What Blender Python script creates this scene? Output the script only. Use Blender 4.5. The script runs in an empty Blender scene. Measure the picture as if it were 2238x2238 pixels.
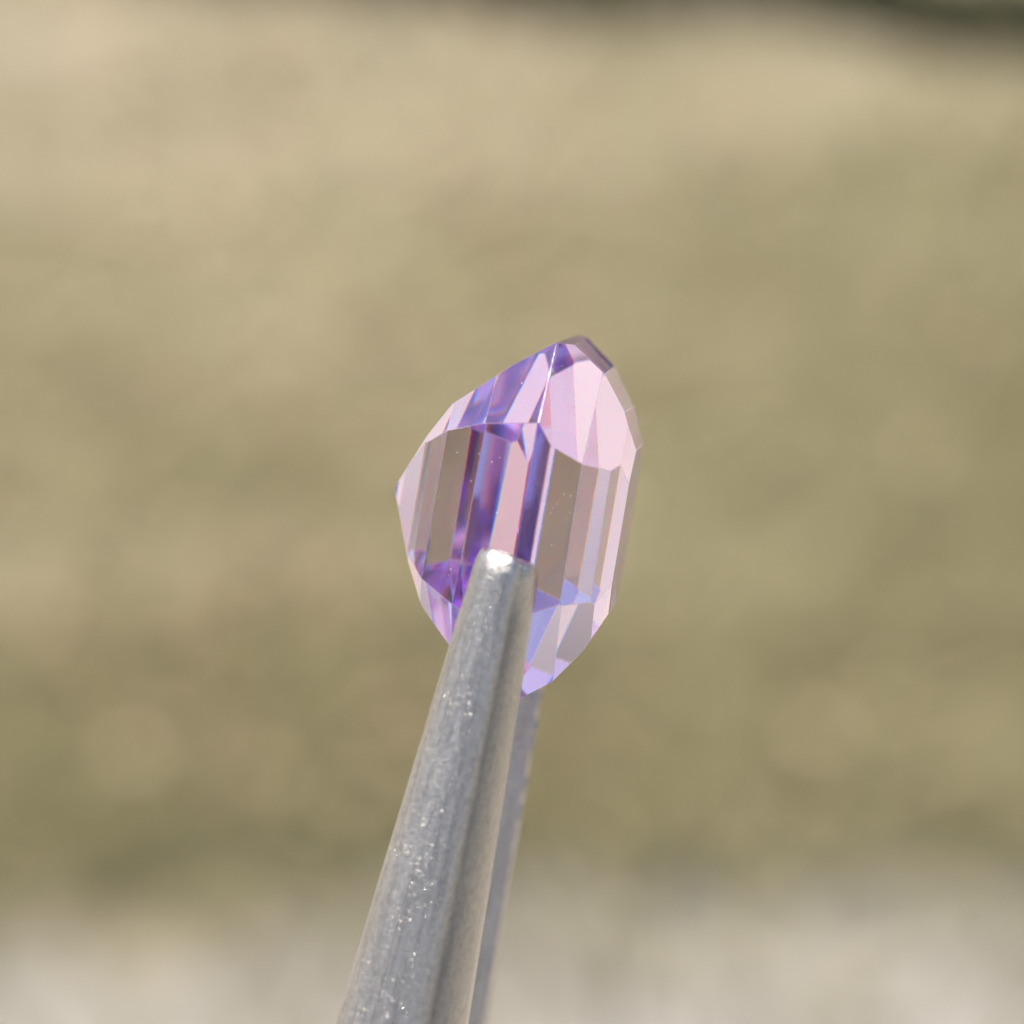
import bpy, bmesh, math, random
import numpy as np
from mathutils import Vector, Matrix

# ------------------------------------------------------------------ camera, sky, sun, exposure
sc = bpy.context.scene
R = math.radians
PITCH = 25.0            # camera looks down at a lawn
CAM_H = 1.20
DIST = 0.100            # lens to stone
FRAME = 0.0255          # width of the frame at the stone (m)

cam_d = bpy.data.cameras.new("camera")
cam = bpy.data.objects.new("camera", cam_d)
sc.collection.objects.link(cam)
sc.camera = cam
p = R(PITCH)
c_r = Vector((1, 0, 0))
c_u = Vector((0, math.sin(p), math.cos(p)))
c_b = Vector((0, -math.cos(p), math.sin(p)))          # towards the viewer
C0 = Vector((0, 0, CAM_H))
cam.matrix_world = Matrix(((c_r.x, c_u.x, c_b.x, C0.x), (c_r.y, c_u.y, c_b.y, C0.y),
                           (c_r.z, c_u.z, c_b.z, C0.z), (0, 0, 0, 1)))
cam_d.sensor_width = 36.0
cam_d.lens = 36.0 * DIST / FRAME
cam_d.clip_start = 0.005
cam_d.clip_end = 2000.0
cam_d.dof.use_dof = True
cam_d.dof.focus_distance = DIST - 0.0026
APERTURE = 0.0025                                       # diameter of the entrance pupil (m)
cam_d.dof.aperture_fstop = cam_d.lens * 1e-3 / APERTURE

SUN_EL, SUN_AZ = 62.0, -25.0                            # azimuth clockwise from +Y
world = bpy.data.worlds.new("World")
sc.world = world
world.use_nodes = True
wn = world.node_tree
bg = wn.nodes["Background"]
sky = wn.nodes.new("ShaderNodeTexSky")
sky.sky_type = 'NISHITA'
sky.sun_disc = False
sky.sun_elevation = R(SUN_EL)
sky.sun_rotation = R(SUN_AZ)
sky.air_density = 1.0
sky.dust_density = 4.0
wn.links.new(sky.outputs[0], bg.inputs[0])
bg.inputs[1].default_value = 0.15

sun_d = bpy.data.lights.new("sun", 'SUN')
sun_d.energy = 4.0
sun_d.angle = R(0.53)
sun_d.color = (1.0, 0.955, 0.88)
sun = bpy.data.objects.new("sun", sun_d)
sc.collection.objects.link(sun)
sdir = Vector((math.sin(R(SUN_AZ)) * math.cos(R(SUN_EL)), math.cos(R(SUN_AZ)) * math.cos(R(SUN_EL)), math.sin(R(SUN_EL))))
sun.rotation_euler = sdir.to_track_quat('Z', 'Y').to_euler()
sun.location = sdir * 5

vs = sc.view_settings
vs.view_transform = 'Standard'
vs.look = 'None'
vs.exposure = 0.62
vs.gamma = 1.0
vs.use_curve_mapping = False
cy = sc.cycles
cy.max_bounces = 28
cy.transmission_bounces = 26
cy.glossy_bounces = 16
cy.diffuse_bounces = 1
cy.transparent_max_bounces = 8
cy.caustics_reflective = True
cy.caustics_refractive = True
cy.sample_clamp_indirect = 40.0
cy.blur_glossy = 0.0
cy.use_denoising = True
sc.unit_settings.system = 'METRIC'

rng = np.random.default_rng(7)
random.seed(7)
COL = sc.collection


# ------------------------------------------------------------------ helpers
def tag(o, label=None, cat=None, kind=None, group=None):
    if label: o["label"] = label
    if cat: o["category"] = cat
    if kind: o["kind"] = kind
    if group: o["group"] = group
    return o


def link(name, me, mat=None, parent=None):
    o = bpy.data.objects.new(name, me)
    COL.objects.link(o)
    if mat is not None and me is not None:
        me.materials.append(mat)
    if parent is not None:
        o.parent = parent
    return o


def new_mat(name):
    m = bpy.data.materials.new(name)
    m.use_nodes = True
    nt = m.node_tree
    for n in list(nt.nodes):
        nt.nodes.remove(n)
    out = nt.nodes.new("ShaderNodeOutputMaterial")
    return m, nt, out


def N(nt, typ, **kw):
    n = nt.nodes.new(typ)
    for k, v in kw.items():
        if isinstance(k, str) and k.startswith("i_"):
            n.inputs[k[2:].replace("_", " ")].default_value = v
        else:
            setattr(n, k, v)
    return n


def ramp(nt, stops):
    r = nt.nodes.new("ShaderNodeValToRGB")
    els = r.color_ramp.elements
    while len(els) < len(stops):
        els.new(0.5)
    for e, (pos, col) in zip(els, stops):
        e.position = pos
        e.color = (*col, 1)
    return r


# ------------------------------------------------------------------ materials
def mat_ground():
    m, nt, out = new_mat("dry_lawn_soil")
    L = nt.links.new
    tc = N(nt, "ShaderNodeTexCoord")
    n1 = N(nt, "ShaderNodeTexNoise", i_Scale=5.0, i_Detail=6.0, i_Roughness=0.6)
    n2 = N(nt, "ShaderNodeTexNoise", i_Scale=60.0, i_Detail=8.0, i_Roughness=0.7)
    L(tc.outputs["Object"], n1.inputs["Vector"]); L(tc.outputs["Object"], n2.inputs["Vector"])
    r1 = ramp(nt, [(0.3, (0.29, 0.245, 0.155)), (0.5, (0.38, 0.325, 0.215)), (0.68, (0.46, 0.385, 0.265))])
    r2 = ramp(nt, [(0.3, (0.45, 0.45, 0.45)), (0.7, (1.1, 1.1, 1.1))])
    L(n1.outputs[0], r1.inputs[0]); L(n2.outputs[0], r2.inputs[0])
    mx = N(nt, "ShaderNodeMixRGB", blend_type='MULTIPLY', i_Fac=0.35)
    L(r1.outputs[0], mx.inputs[1]); L(r2.outputs[0], mx.inputs[2])
    b = N(nt, "ShaderNodeBsdfPrincipled", i_Roughness=0.95)
    L(mx.outputs[0], b.inputs["Base Color"])
    bp = N(nt, "ShaderNodeBump", i_Strength=0.6, i_Distance=0.01)
    L(n2.outputs[0], bp.inputs["Height"]); L(bp.outputs[0], b.inputs["Normal"])
    L(b.outputs[0], out.inputs[0])
    return m


def mat_grass(name, stops, spread=0.5, scale=2.2, drift=None):
    m, nt, out = new_mat(name)
    L = nt.links.new
    geo = N(nt, "ShaderNodeNewGeometry")
    n1 = N(nt, "ShaderNodeTexNoise", i_Scale=scale, i_Detail=2.0, i_Roughness=0.6)
    mpg = N(nt, "ShaderNodeMapping"); mpg.inputs["Scale"].default_value = (1.0, 2.4, 1.0)      # mown in strips across the view
    L(geo.outputs["Position"], mpg.inputs["Vector"]); L(mpg.outputs[0], n1.inputs["Vector"])
    md = N(nt, "ShaderNodeMath", operation='MULTIPLY_ADD')
    md.inputs[1].default_value = spread
    L(geo.outputs["Random Per Island"], md.inputs[0])
    sb = N(nt, "ShaderNodeMath", operation='SUBTRACT')
    sb.inputs[1].default_value = spread * 0.5
    src = n1.outputs[0]
    if drift:
        # the lawn is more parched farther out and to the left
        sx = N(nt, "ShaderNodeSeparateXYZ"); L(geo.outputs["Position"], sx.inputs[0])
        ay = N(nt, "ShaderNodeMath", operation='MULTIPLY_ADD'); ay.inputs[1].default_value = drift[0]; ay.inputs[2].default_value = drift[2]
        ax = N(nt, "ShaderNodeMath", operation='MULTIPLY_ADD'); ax.inputs[1].default_value = drift[1]
        L(sx.outputs[1], ay.inputs[0]); L(sx.outputs[0], ax.inputs[0]); L(ay.outputs[0], ax.inputs[2])
        cl = N(nt, "ShaderNodeClamp", i_Min=-0.3, i_Max=0.3); L(ax.outputs[0], cl.inputs[0])
        ad = N(nt, "ShaderNodeMath", operation='ADD'); L(n1.outputs[0], ad.inputs[0]); L(cl.outputs[0], ad.inputs[1])
        src = ad.outputs[0]
    L(src, sb.inputs[0]); L(sb.outputs[0], md.inputs[2])
    r = ramp(nt, stops)
    L(md.outputs[0], r.inputs[0])
    b = N(nt, "ShaderNodeBsdfDiffuse")
    L(r.outputs[0], b.inputs["Color"])
    L(b.outputs[0], out.inputs[0])
    return m


def mat_concrete(name, cols):
    m, nt, out = new_mat(name)
    L = nt.links.new
    tc = N(nt, "ShaderNodeTexCoord")
    n1 = N(nt, "ShaderNodeTexNoise", i_Scale=6.0, i_Detail=6.0, i_Roughness=0.65)
    n2 = N(nt, "ShaderNodeTexNoise", i_Scale=180.0, i_Detail=3.0)
    L(tc.outputs["Object"], n1.inputs["Vector"]); L(tc.outputs["Object"], n2.inputs["Vector"])
    r = ramp(nt, list(zip((0.3, 0.55, 0.75), cols)))
    L(n1.outputs[0], r.inputs[0])
    b = N(nt, "ShaderNodeBsdfPrincipled", i_Roughness=0.9)
    L(r.outputs[0], b.inputs["Base Color"])
    bp = N(nt, "ShaderNodeBump", i_Strength=0.4, i_Distance=0.002)
    L(n2.outputs[0], bp.inputs["Height"]); L(bp.outputs[0], b.inputs["Normal"])
    L(b.outputs[0], out.inputs[0])
    return m


TINT = (0.866, 0.775, 0.920)
def mat_gem(name, rough=0.0, mid=1.7000, spread=0.011, bump=0.0):
    """Clear lilac crystal. Light entering is split by wavelength (dispersion); every pass inside is tinted."""
    m, nt, out = new_mat(name)
    L = nt.links.new
    geo = N(nt, "ShaderNodeNewGeometry")
    nrm = None
    if bump:
        tc = N(nt, "ShaderNodeTexCoord")
        nz = N(nt, "ShaderNodeTexNoise", i_Scale=9000.0, i_Detail=3.0)
        L(tc.outputs["Object"], nz.inputs["Vector"])
        nrm = N(nt, "ShaderNodeBump", i_Strength=bump, i_Distance=0.00003)
        L(nz.outputs[0], nrm.inputs["Height"])
    gl = []
    for col, ior in (((0.96, 0, 0), mid - spread), ((0, 0.90, 0), mid), ((0, 0, 0.97), mid + spread)):
        g = N(nt, "ShaderNodeBsdfGlass", i_Color=(*col, 1), i_Roughness=rough, i_IOR=ior)
        gl.append(g)
    inner = N(nt, "ShaderNodeBsdfGlass", i_Color=(*TINT, 1), i_Roughness=rough, i_IOR=mid)
    if nrm:
        for g in gl + [inner]:
            L(nrm.outputs[0], g.inputs["Normal"])
    a1 = N(nt, "ShaderNodeAddShader"); a2 = N(nt, "ShaderNodeAddShader")
    L(gl[0].outputs[0], a1.inputs[0]); L(gl[1].outputs[0], a1.inputs[1])
    L(a1.outputs[0], a2.inputs[0]); L(gl[2].outputs[0], a2.inputs[1])
    mx = N(nt, "ShaderNodeMixShader")
    L(geo.outputs["Backfacing"], mx.inputs[0])
    L(a2.outputs[0], mx.inputs[1]); L(inner.outputs[0], mx.inputs[2])
    L(mx.outputs[0], out.inputs[0])
    return m


def mat_steel():
    m, nt, out = new_mat("satin_steel")
    L = nt.links.new
    tc = N(nt, "ShaderNodeTexCoord")
    # fine cross-ground scratches (stretched across the arm), pits and lengthways streaks
    mp = N(nt, "ShaderNodeMapping"); mp.inputs["Scale"].default_value = (1.0, 0.18, 0.18)
    L(tc.outputs["Object"], mp.inputs["Vector"])
    s1 = N(nt, "ShaderNodeTexNoise", i_Scale=26000.0, i_Detail=3.0, i_Roughness=0.7)
    L(mp.outputs[0], s1.inputs["Vector"])
    mp2 = N(nt, "ShaderNodeMapping"); mp2.inputs["Scale"].default_value = (0.05, 1.0, 1.0)
    L(tc.outputs["Object"], mp2.inputs["Vector"])
    s2 = N(nt, "ShaderNodeTexNoise", i_Scale=6000.0, i_Detail=4.0, i_Roughness=0.65)
    L(mp2.outputs[0], s2.inputs["Vector"])
    s3 = N(nt, "ShaderNodeTexNoise", i_Scale=7000.0, i_Detail=5.0, i_Roughness=0.75)
    L(tc.outputs["Object"], s3.inputs["Vector"])
    b = N(nt, "ShaderNodeBsdfPrincipled", i_Metallic=1.0)
    rc = ramp(nt, [(0.25, (0.33, 0.305, 0.28)), (0.5, (0.49, 0.46, 0.43)), (0.75, (0.62, 0.595, 0.565))])
    L(s3.outputs[0], rc.inputs[0]); 
    rs = ramp(nt, [(0.32, (0.62, 0.61, 0.60)), (0.62, (1.0, 1.0, 1.0))])
    L(s2.outputs[0], rs.inputs[0])
    ms = N(nt, "ShaderNodeMixRGB", blend_type='MULTIPLY', i_Fac=0.75)
    L(rc.outputs[0], ms.inputs[1]); L(rs.outputs[0], ms.inputs[2])
    at_ = N(nt, "ShaderNodeAttribute", attribute_name="dark_reflection")
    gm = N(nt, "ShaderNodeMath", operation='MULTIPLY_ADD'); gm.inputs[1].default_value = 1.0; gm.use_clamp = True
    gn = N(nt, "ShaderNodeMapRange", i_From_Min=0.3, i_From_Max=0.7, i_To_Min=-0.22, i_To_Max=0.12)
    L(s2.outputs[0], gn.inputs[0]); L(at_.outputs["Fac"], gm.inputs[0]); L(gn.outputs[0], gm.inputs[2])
    gx = N(nt, "ShaderNodeMixRGB"); gx.inputs[2].default_value = (0.10, 0.105, 0.11, 1)  # dark reflected band and shaded right side painted into the steel colour
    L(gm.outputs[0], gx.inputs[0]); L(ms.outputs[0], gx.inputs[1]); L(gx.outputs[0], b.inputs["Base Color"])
    rr = ramp(nt, [(0.3, (0.22,) * 3), (0.7, (0.38,) * 3)])
    L(s2.outputs[0], rr.inputs[0]); L(rr.outputs[0], b.inputs["Roughness"])
    b1 = N(nt, "ShaderNodeBump", i_Strength=0.75, i_Distance=0.00003)
    b2 = N(nt, "ShaderNodeBump", i_Strength=0.35, i_Distance=0.00006)
    b3 = N(nt, "ShaderNodeBump", i_Strength=0.22, i_Distance=0.00008)
    L(s1.outputs[0], b1.inputs["Height"])
    L(s2.outputs[0], b2.inputs["Height"]); L(b1.outputs[0], b2.inputs["Normal"])
    L(s3.outputs[0], b3.inputs["Height"]); L(b2.outputs[0], b3.inputs["Normal"])
    # scattered irregular nicks that catch the sun
    mpv = N(nt, "ShaderNodeMapping"); mpv.inputs["Scale"].default_value = (1.0, 0.6, 0.6)
    L(tc.outputs["Object"], mpv.inputs["Vector"])
    vo = N(nt, "ShaderNodeTexNoise", i_Scale=17000.0, i_Detail=1.5, i_Roughness=0.6)
    L(mpv.outputs[0], vo.inputs["Vector"])
    cl = N(nt, "ShaderNodeTexNoise", i_Scale=1500.0, i_Detail=2.0)
    L(tc.outputs["Object"], cl.inputs["Vector"])
    ml = N(nt, "ShaderNodeMath", operation='MULTIPLY_ADD'); ml.inputs[1].default_value = 0.35
    L(cl.outputs[0], ml.inputs[0]); L(vo.outputs[0], ml.inputs[2])
    nk = N(nt, "ShaderNodeMapRange", i_From_Min=0.86, i_From_Max=1.0)
    L(ml.outputs[0], nk.inputs[0])
    b4 = N(nt, "ShaderNodeBump", i_Strength=0.6, i_Distance=0.00005)
    L(nk.outputs[0], b4.inputs["Height"]); L(b3.outputs[0], b4.inputs["Normal"])
    L(b4.outputs[0], b.inputs["Normal"])
    L(b.outputs[0], out.inputs[0])
    return m


M_GROUND = mat_ground()
M_STRAW = mat_grass("straw_grass", [(0.2, (0.215, 0.19, 0.10)), (0.42, (0.315, 0.278, 0.155)), (0.6, (0.445, 0.39, 0.24)), (0.85, (0.60, 0.52, 0.365))], 0.3, 1.6, (0.32, -0.25, -0.95))
M_LEAF = mat_grass("fallen_leaf", [(0.2, (0.28, 0.185, 0.115)), (0.5, (0.39, 0.275, 0.18)), (0.8, (0.50, 0.385, 0.26))], 0.6)
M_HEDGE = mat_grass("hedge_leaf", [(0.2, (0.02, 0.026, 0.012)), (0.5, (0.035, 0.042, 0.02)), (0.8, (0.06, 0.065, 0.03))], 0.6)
M_EARTH = mat_concrete("pale_earth", [(0.235, 0.212, 0.182), (0.285, 0.262, 0.228), (0.335, 0.312, 0.278)])
M_BOUNCE_CONC = mat_concrete("bounce_pale_concrete", [(0.34, 0.312, 0.262), (0.41, 0.378, 0.322), (0.48, 0.447, 0.385)])
M_GEM = mat_gem("lilac_crystal")
M_GIRDLE = mat_gem("frosted_lilac_crystal", rough=0.07, bump=0.06)
M_WORN = mat_gem("worn_facet_edge", rough=0.45, bump=0.5)
M_STEEL = mat_steel()
M_DUST, _nt, _out = new_mat("pale_dust")
_b = N(_nt, "ShaderNodeBsdfPrincipled", i_Roughness=0.6); _b.inputs["Base Color"].default_value = (0.8, 0.76, 0.74, 1)
_nt.links.new(_b.outputs[0], _out.inputs[0])

# ------------------------------------------------------------------ the setting
def sheet(name, x0, x1, y0, y1, z, mat):
    me = bpy.data.meshes.new(name)
    me.from_pydata([(x0, y0, z), (x1, y0, z), (x1, y1, z), (x0, y1, z)], [], [(0, 1, 2, 3)])
    return link(name, me, mat)

PATH_EDGE = 2.08
tag(sheet("ground", -400, 400, -400, 400, 0.0, M_GROUND), "dry khaki lawn ground out of focus behind the stone", kind="structure")

# bare pale earth where the grass gives out: a sheet with a ragged edge
bm = bmesh.new()
edge = []
for i in range(281):
    x = -14 + i * 0.1
    edge.append((x, PATH_EDGE + 0.06 * math.sin(x * 5.1) + 0.05 * math.sin(x * 13.7 + 1) + random.uniform(-0.05, 0.05)))
up = [bm.verts.new((x, y, 0.004)) for x, y in edge]
lo = [bm.verts.new((x, -7.0, 0.004)) for x, y in edge]
for i in range(280):
    bm.faces.new((lo[i], lo[i + 1], up[i + 1], up[i]))
# the bare strip turns and runs away along the left of the lawn
rp = [bm.verts.new((-0.475 - 0.028 * (y - 2.0) + 0.03 * math.sin(y * 6) + random.uniform(-0.03, 0.03), y, 0.006)) for y in np.arange(1.9, 12, 0.12)]
lp_ = [bm.verts.new((-14, v.co.y, 0.006)) for v in rp]
for i in range(len(rp) - 1):
    bm.faces.new((lp_[i], rp[i], rp[i + 1], lp_[i + 1]))
me = bpy.data.meshes.new("path"); bm.to_mesh(me); bm.free()
tag(link("path", me, M_EARTH), "pale bare earth path blurred along the bottom and left", kind="structure")


# pale concrete paving just below the view, added to bounce light into the stone: slabs with recessed joints
bm = bmesh.new()
for i in range(-8, 9):
    for j in range(8):
        mtx = Matrix.Translation((i * 0.9 + 0.3, 1.80 - 0.45 - j * 0.9, 0.0)) @ Matrix.Diagonal((0.89, 0.89, 0.05, 1))
        bmesh.ops.create_cube(bm, size=1.0, matrix=mtx)
me = bpy.data.meshes.new("bounce_pavement"); bm.to_mesh(me); bm.free()
tag(link("bounce_pavement", me, M_BOUNCE_CONC), "pale concrete paving just below the view, added to bounce light into the stone", kind="structure")


def blades(name, pts, h, w, lean, mat, label, cat, flat=False):
    """pts (n,3); one bent blade (two quads) for each point."""
    n = len(pts)
    th = rng.uniform(0, 2 * np.pi, n)
    d = np.stack([np.cos(th), np.sin(th), np.zeros(n)], 1)
    s = np.stack([-np.sin(th), np.cos(th), np.zeros(n)], 1)
    hh = (h * rng.uniform(0.5, 1.3, n))[:, None]
    ww = (w * rng.uniform(0.6, 1.3, n))[:, None]
    ln = (lean * rng.uniform(0.3, 1.5, n))[:, None] * hh
    up = np.array([0, 0, 1.0])
    lv = [(pts - s * ww, pts + s * ww)]
    mid = pts + up * hh * 0.6 + d * ln * 0.35
    tip = pts + up * hh * (0.9 if not flat else 0.4) + d * ln
    V = np.stack([pts - s * ww, pts + s * ww, mid + s * ww * 0.8, mid - s * ww * 0.8, tip], 1).reshape(-1, 3)
    b = np.arange(n) * 5
    F = []
    q = np.stack([b, b + 1, b + 2, b + 3], 1)
    t = np.stack([b + 3, b + 2, b + 4], 1)
    me = bpy.data.meshes.new(name)
    me.vertices.add(len(V)); me.vertices.foreach_set("co", V.astype(np.float32).ravel())
    loops = np.concatenate([q.ravel(), t.ravel()])
    me.loops.add(len(loops)); me.loops.foreach_set("vertex_index", loops.astype(np.int32))
    me.polygons.add(2 * n)
    starts = np.concatenate([np.arange(n) * 4, 4 * n + np.arange(n) * 3])
    me.polygons.foreach_set("loop_start", starts.astype(np.int32))
    me.update(calc_edges=True)
    return tag(link(name, me, mat), label, cat, "stuff")


def field(n, x0, x1, y0, y1):
    return np.stack([rng.uniform(x0, x1, n), rng.uniform(y0, y1, n), np.zeros(n)], 1)

pts = np.concatenate([field(90000, -1.3, 1.3, PATH_EDGE - 0.02, 4.6), field(30000, -5, 5, PATH_EDGE, 9)])
thin = field(9000, -1.3, 1.3, PATH_EDGE - 0.4, PATH_EDGE + 0.1)
thin = thin[rng.uniform(0, 1, len(thin)) < ((thin[:, 1] - PATH_EDGE + 0.4) / 0.5) ** 1.6]
pts = np.concatenate([pts, thin])
lim = -0.46 - 0.028 * (pts[:, 1] - 2.0)
pts = pts[(pts[:, 0] > lim - rng.exponential(0.06, len(pts)))]
blades("lawn_grass", pts, 0.045, 0.0022, 1.6, M_STRAW, "dry straw coloured lawn grass out of focus behind the stone", "grass")

# fallen leaves: folded little blades of leaf lying on the grass, thicker to the left
def leaves(name, pts, size, mat, label, cat):
    V, F = [], []
    for (x, y, z) in pts:
        a = random.uniform(0, 6.28); s = size * random.uniform(0.6, 1.4)
        tilt = random.uniform(-0.5, 0.5); fold = random.uniform(0.1, 0.5)
        M3 = Matrix.Translation((x, y, z)) @ Matrix.Rotation(a, 4, 'Z') @ Matrix.Rotation(tilt, 4, 'X') @ Matrix.Rotation(random.uniform(-.5, .5), 4, 'Y')
        b = len(V)
        for q in ((-1, 0, 0), (-.45, .42, fold), (.35, .38, fold), (1, 0, .15), (.35, -.38, fold), (-.45, -.42, fold), (-.4, 0, .0), (.4, 0, .0)):
            V.append(M3 @ Vector((q[0] * s, q[1] * s, q[2] * s * .6)))
        for f in ((0, 6, 1), (6, 7, 2, 1), (7, 3, 2), (0, 5, 6), (6, 5, 4, 7), (7, 4, 3)):
            F.append([b + k for k in f])
    me = bpy.data.meshes.new(name); me.from_pydata([tuple(v) for v in V], [], F)
    return tag(link(name, me, mat), label, cat, "stuff")

lp = []
for _ in range(2600):
    x = random.gauss(-0.26, 0.26) if random.random() < 0.68 else random.uniform(-1.2, 1.2)
    y = random.uniform(PATH_EDGE, 4.4)
    lp.append((x, y, random.uniform(0.015, 0.045)))
leaves("leaf_litter", lp, 0.012, M_LEAF, "brown fallen leaves blurred on the lawn to the left", "leaves")

# low dark border planting across the far lawn (its shade enters the top right of the picture)
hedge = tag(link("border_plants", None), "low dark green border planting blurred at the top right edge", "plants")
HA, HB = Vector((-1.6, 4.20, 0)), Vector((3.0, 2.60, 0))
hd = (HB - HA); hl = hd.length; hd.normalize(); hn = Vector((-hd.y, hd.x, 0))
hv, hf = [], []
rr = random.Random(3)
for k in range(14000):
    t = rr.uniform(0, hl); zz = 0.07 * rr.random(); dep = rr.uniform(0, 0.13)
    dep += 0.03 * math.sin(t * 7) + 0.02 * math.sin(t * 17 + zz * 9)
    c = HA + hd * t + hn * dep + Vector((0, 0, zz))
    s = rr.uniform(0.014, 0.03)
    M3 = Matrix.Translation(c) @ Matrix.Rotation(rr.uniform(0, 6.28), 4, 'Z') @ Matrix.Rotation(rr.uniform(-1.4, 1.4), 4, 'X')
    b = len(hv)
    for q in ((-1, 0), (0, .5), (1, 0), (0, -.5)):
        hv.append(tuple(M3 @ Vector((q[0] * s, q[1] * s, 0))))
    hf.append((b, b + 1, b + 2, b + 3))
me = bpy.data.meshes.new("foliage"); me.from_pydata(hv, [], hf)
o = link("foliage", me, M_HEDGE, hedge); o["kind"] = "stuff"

# ------------------------------------------------------------------ frame of the stone
ROLL, TLEAN, ATURN = R(9.5), R(4.800), R(4.072)
U0 = c_r * math.sin(ROLL) + c_u * math.cos(ROLL)
V0 = c_r * math.cos(ROLL) - c_u * math.sin(ROLL)
Ug = U0 * math.cos(TLEAN) + c_b * math.sin(TLEAN)
B1 = c_b * math.cos(TLEAN) - U0 * math.sin(TLEAN)
Vg = V0 * math.cos(ATURN) + B1 * math.sin(ATURN)
Yg = B1 * math.cos(ATURN) - V0 * math.sin(ATURN)
MM = FRAME / 2238.0                                     # metres for one photo pixel at the stone

def at(px, py, back=0.0):
    """photo pixel -> point in the plane `back` metres nearer than the stone"""
    d = DIST - back
    k = MM * d / DIST
    return C0 - c_b * d + c_r * ((px - 1119) * k) + c_u * ((1119 - py) * k)

G0 = at(1174, 1120)
def frame(o, origin, X, Y, Z):
    o.matrix_world = Matrix(((X.x, Y.x, Z.x, origin.x), (X.y, Y.y, Z.y, origin.y), (X.z, Y.z, Z.z, origin.z), (0, 0, 0, 1)))

# ------------------------------------------------------------------ the cut stone
K = 0.3209 * MM                                         # metres for one unit of the facet table below
WR = 1.1761                                               # width / length
#        height   half length  corner cut
PAV = [(0, 1200, 510), (-383.8, 904.4, 301.5), (-631.1, 683.6, 188.6), (-781.4, 429.3, 58.6), (-991, 4, 2)]
CRO = [(105, 1200, 510), (325.6, 1042.3, 571.5), (502.4, 796.2, 263.1), (614.5, 549.1, 217.4)]

def octagon(v, E, c):
    W = E * WR
    return [Vector((E, W - c, v)), Vector((E - c, W, v)), Vector((-E + c, W, v)), Vector((-E, W - c, v)),
            Vector((-E, -W + c, v)), Vector((-E + c, -W, v)), Vector((E - c, -W, v)), Vector((E, -W + c, v))]

def gem_planes():
    pl = []
    jr = random.Random(133)
    def add(a, b, c, tier):
        n = (b - a).cross(c - a).normalized()
        ctr = (a + b + c) / 3
        if n.dot(Vector((ctr.x, ctr.y, ctr.z + 150))) < 0:
            n = -n
        j = 0.0082 if tier not in ("table", "girdle") else 0.002
        n = (n + Vector((jr.uniform(-j, j), jr.uniform(-j, j), jr.uniform(-j, j)))).normalized()
        pl.append((ctr + n * jr.uniform(-3, 3), n, tier))
    for rings, tier in ((PAV, "pavilion"), (CRO, "crown")):
        for i in range(len(rings) - 1):
            A, B = octagon(*rings[i]), octagon(*rings[i + 1])
            for k in range(8):
                add(A[k], A[(k + 1) % 8], (B[k] + B[(k + 1) % 8]) / 2, tier)
    A, B = octagon(*PAV[0]), octagon(*CRO[0])
    for k in range(8):
        add(A[k], A[(k + 1) % 8], B[k], "girdle")
    T = octagon(*CRO[-1])
    add(T[0], T[2], T[5], "table")
    return pl

PL = gem_planes()
bm = bmesh.new()
bmesh.ops.create_cube(bm, size=4000.0)
for (co, no, tier) in PL:
    res = bmesh.ops.bisect_plane(bm, geom=bm.verts[:] + bm.edges[:] + bm.faces[:], dist=1e-3, plane_co=co, plane_no=no, clear_outer=True)
    ed = [e for e in res["geom_cut"] if isinstance(e, bmesh.types.BMEdge)]
    if len(ed) >= 3:
        bmesh.ops.contextual_create(bm, geom=ed)
bmesh.ops.remove_doubles(bm, verts=bm.verts[:], dist=6.0)
bmesh.ops.dissolve_degenerate(bm, dist=4.0, edges=bm.edges[:])
bmesh.ops.recalc_face_normals(bm, faces=bm.faces[:])
bm.normal_update()
lay = bm.faces.layers.int.new("tier")
TIERS = ["table", "crown", "girdle", "pavilion"]
for f in bm.faces:
    best = max(PL, key=lambda q: f.normal.dot(q[1]) - abs((f.calc_center_median() - q[0]).dot(q[1])) * 0.01)
    f[lay] = TIERS.index(best[2])
# tiny worn edges between the facets
worn = bm.faces.layers.int.new("worn")
for grp, off in ((True, 6.5), (False, 2.6)):
    es = []
    for e in bm.edges:
        fs = e.link_faces
        if len(fs) != 2 or fs[0][worn] or fs[1][worn]:
            continue
        tt = {fs[0][lay], fs[1][lay]}
        if (2 in tt) == grp:
            es.append(e)
    res = bmesh.ops.bevel(bm, geom=es, offset=off, segments=1, affect='EDGES', profile=0.5, clamp_overlap=True)
    for f in res["faces"]:
        f[worn] = 1
bm.normal_update()
for v in bm.verts:
    v.co *= K

from mathutils.bvhtree import BVHTree
GTREE = BVHTree.FromBMesh(bm)
gem = link("gemstone", None)
tag(gem, "pale lilac step cut gemstone held between the tweezer tips", "gemstone")
frame(gem, G0, Ug, Yg, Vg)
for ti, tname in enumerate(TIERS):
    b2 = bmesh.new()
    vm = {}
    for f in bm.faces:
        if f[lay] != ti:
            continue
        vv = []
        for v in f.verts:
            if v.index not in vm:
                vm[v.index] = b2.verts.new(v.co)
            vv.append(vm[v.index])
        nf = b2.faces.new(vv)
        nf.material_index = 1 if f[worn] else 0
    me = bpy.data.meshes.new(tname); b2.to_mesh(me); b2.free()
    link(tname, me, M_GIRDLE if tname == "girdle" else M_GEM, gem)
    me.materials.append(M_WORN)
bm.free()

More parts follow.
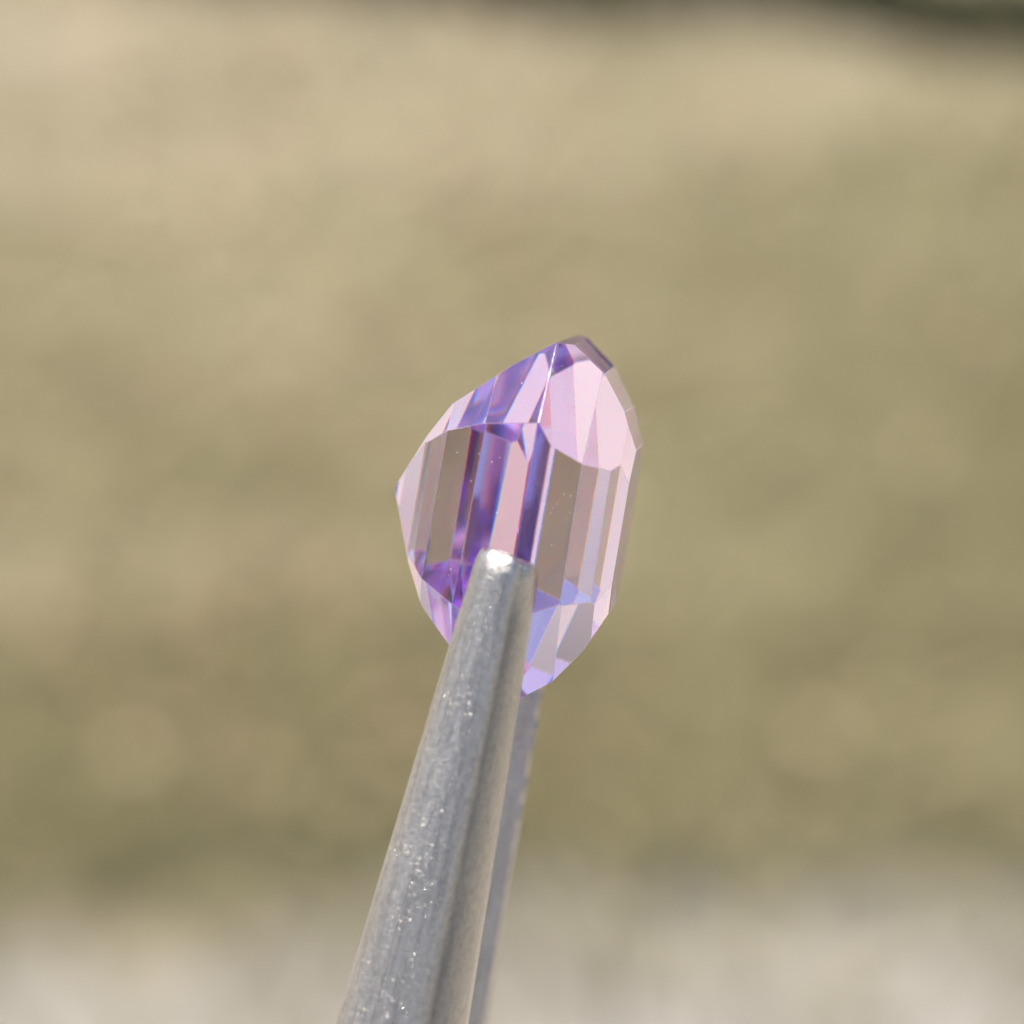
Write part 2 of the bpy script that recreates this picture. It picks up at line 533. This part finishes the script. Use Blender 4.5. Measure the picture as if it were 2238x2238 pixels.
# specks of dust lying on the facets
GI = gem.matrix_world.inverted()
GI3 = GI.to_3x3()
bm = bmesh.new()
dr = random.Random(5)
for (cx, cy_) in ((1285, 1185), (1330, 1195), (1255, 1220), (1240, 1250), (1210, 1280), (1195, 1310), (1325, 1310), (1305, 1345), (850, 935), (795, 965),
                  (710, 910), (1200, 1530), (1290, 1725), (515, 1695), (500, 1735), (1270, 310), (1370, 800), (1410, 720), (1450, 860), (1110, 1110),
                  (830, 1310), (655, 1095), (1080, 250), (1000, 430), (560, 900), (1560, 1250), (430, 1200), (1260, 1900), (1150, 2100)):
    tgt = at(820 + cx * 0.3209, 700 + cy_ * 0.3209)
    o_, d_ = GI @ C0, (GI3 @ (tgt - C0)).normalized()
    hit, nn, fi, di = GTREE.ray_cast(o_, d_)
    if hit is None:
        continue
    r_ = dr.uniform(0.000009, 0.000019)
    q = nn.to_track_quat('Z', 'Y').to_matrix().to_4x4()
    bmesh.ops.create_icosphere(bm, subdivisions=1, radius=r_, matrix=Matrix.Translation(hit + nn * r_ * 0.4) @ q @ Matrix.Rotation(dr.uniform(0, 3), 4, 'Z') @ Matrix.Diagonal((dr.uniform(0.7, 1.5), 1, 0.55, 1)))
me = bpy.data.meshes.new("dust_specks"); bm.to_mesh(me); bm.free()
o = link("dust_specks", me, M_DUST, gem); o["kind"] = "stuff"

# ------------------------------------------------------------------ tweezers: two tapered half-round arms joined far below
GW = 1200 * WR * K                                      # half width of the stone at the girdle
tw = link("tweezers", None)
tag(tw, "satin steel tweezers with grooved tips gripping the gemstone", "tweezers")
TDIR = (-c_r * math.sin(R(13.2)) - c_u * math.cos(R(13.2)))
TDIR = (TDIR - Yg * TDIR.dot(Yg)).normalized()          # arm direction, square to the grip
TSIDE = Yg.cross(TDIR).normalized()
if TSIDE.dot(c_r) < 0: TSIDE = -TSIDE
TIP = at(1116, 1207, GW)                                # tip of the front arm, in the girdle plane
# bring tip onto the girdle flat: slide along Yg
TIP = TIP + Yg * (GW - (TIP - G0).dot(Yg))
TC = TIP - Yg * GW                                      # between both tips
frame(tw, TC, TDIR, TSIDE, Yg if TDIR.cross(TSIDE).dot(Yg) > 0 else -Yg)
HAND = 1 if TDIR.cross(TSIDE).dot(Yg) > 0 else -1

def half_w(s):      # half width of the arm at distance s (m) from the tip
    s = s * 1000
    return (0.76 + 0.068 * min(s, 14) + (0.03 * (s - 14) if s > 14 else 0) * (1 if s < 60 else 0) + (0.03 * 46 if s >= 60 else 0)) / 1000

def gap(s):         # distance of the inner face from the middle plane
    t = min(1.0, s / 0.115)
    return GW * (1 - t ** 1.7) + 0.0

def thick(s):
    s = s * 1000
    return (1.15 + 0.055 * min(s, 20)) / 1000

def arm_mesh(sign):
    """sign +1: the arm nearer the viewer"""
    bm = bmesh.new()
    stations = [0.0, 0.00006, 0.00016, 0.0003, 0.0005, 0.0008] + list(np.arange(0.0014, 0.02, 0.0012)) + list(np.arange(0.022, 0.1151, 0.006)) + [0.115]
    # section: rounded back, a ground flat, a crease and a bevelled right side (x, z in half widths / thickness)
    PROF = [(-1.0, 0.10), (-0.985, 0.25), (-0.94, 0.40), (-0.86, 0.54), (-0.74, 0.665), (-0.58, 0.775), (-0.40, 0.865), (-0.20, 0.93), (0.0, 0.965), (0.18, 0.978),
            (0.31, 0.97), (0.39, 0.945), (0.44, 0.912), (0.485, 0.880), (0.54, 0.852), (0.62, 0.805), (0.72, 0.73), (0.82, 0.63), (0.90, 0.51), (0.96, 0.36), (1.0, 0.10)]
    DARK_REFLECTION = {0.31: 0.05, 0.39: 0.3, 0.44: 0.6, 0.485: 0.78, 0.54: 0.72, 0.62: 0.62, 0.72: 0.52, 0.82: 0.42, 0.90: 0.34, 0.96: 0.28}  # painted dark reflection: strongest at the crease, fading over the right side
    gl_ = bm.verts.layers.float.new("dark_reflection")
    rings = []
    for s in stations:
        e = min(1.0, s / 0.0005)
        q = math.sqrt(max(0.0, 1 - (1 - e) ** 2))
        w = half_w(s) * (0.86 + 0.14 * q) * (1.0 if sign > 0 else 0.9)
        th = thick(s) * (0.70 + 0.30 * q)
        g = gap(s)
        fade = max(0.0, 1 - s / 0.003)
        ring = []
        for (px_, pz_) in PROF + [(0.93, 0.0), (-0.93, 0.0)]:
            sl = s + fade * (0.00010 * px_ + 0.00012 * px_ * px_ - 0.00004 * math.sin(px_ * 9))
            vtx = bm.verts.new((sl, w * px_, sign * HAND * (g + th * pz_)))
            vtx[gl_] = DARK_REFLECTION.get(px_, 0.0) * min(1.0, s / 0.0012)
            ring.append(vtx)
        rings.append(ring)
    n = len(rings[0])
    for i in range(len(rings) - 1):
        for k in range(n):
            bm.faces.new((rings[i][k], rings[i][(k + 1) % n], rings[i + 1][(k + 1) % n], rings[i + 1][k]))
    bm.faces.new(rings[0]); bm.faces.new(rings[-1])
    bmesh.ops.recalc_face_normals(bm, faces=bm.faces[:])
    for f in bm.faces: f.smooth = True
    me = bpy.data.meshes.new("arm"); bm.to_mesh(me); bm.free()
    me.set_sharp_from_angle(angle=R(55))
    return me

def grip_mesh(sign):
    """cross-cut ridges on the inner face near the tip"""
    bm = bmesh.new()
    s = 0.0009
    while s < 0.0078:
        if True:
            w = half_w(s) * 0.9; g = gap(s); d = 0.00024
            if s > 0.0:
                pr = [(s - 0.00022, g + 0.00003), (s, g - 0.000008 - 0.000012 * random.random()), (s + 0.00022, g + 0.00003)]
                vs_ = [[bm.verts.new((q[0], sx * w, sign * HAND * q[1])) for q in pr] for sx in (-1, 1)]
                bm.faces.new(vs_[0]); bm.faces.new(vs_[1])
                for a, b in ((0, 1), (1, 2), (2, 0)):
                    bm.faces.new((vs_[0][a], vs_[0][b], vs_[1][b], vs_[1][a]))
        s += random.uniform(0.0004, 0.0011)
    bmesh.ops.recalc_face_normals(bm, faces=bm.faces[:])
    me = bpy.data.meshes.new("grip_ridges"); bm.to_mesh(me); bm.free()
    return me

for sg in (1, -1):
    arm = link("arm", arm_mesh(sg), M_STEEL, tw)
    # ridges are joined: each is a few pixels and hidden by the stone or the other arm
    link("grip_ridges", grip_mesh(sg), M_STEEL, arm)

# welded end of the tweezers, far below the picture
bm = bmesh.new()
bmesh.ops.create_cube(bm, size=1.0, matrix=Matrix.Translation((0.1165, 0, 0)) @ Matrix.Diagonal((0.011, 0.0064, 0.0034, 1)))
bmesh.ops.bevel(bm, geom=bm.edges[:], offset=0.0008, segments=3, affect='EDGES')
me = bpy.data.meshes.new("welded_end"); bm.to_mesh(me); bm.free()
link("welded_end", me, M_STEEL, tw)
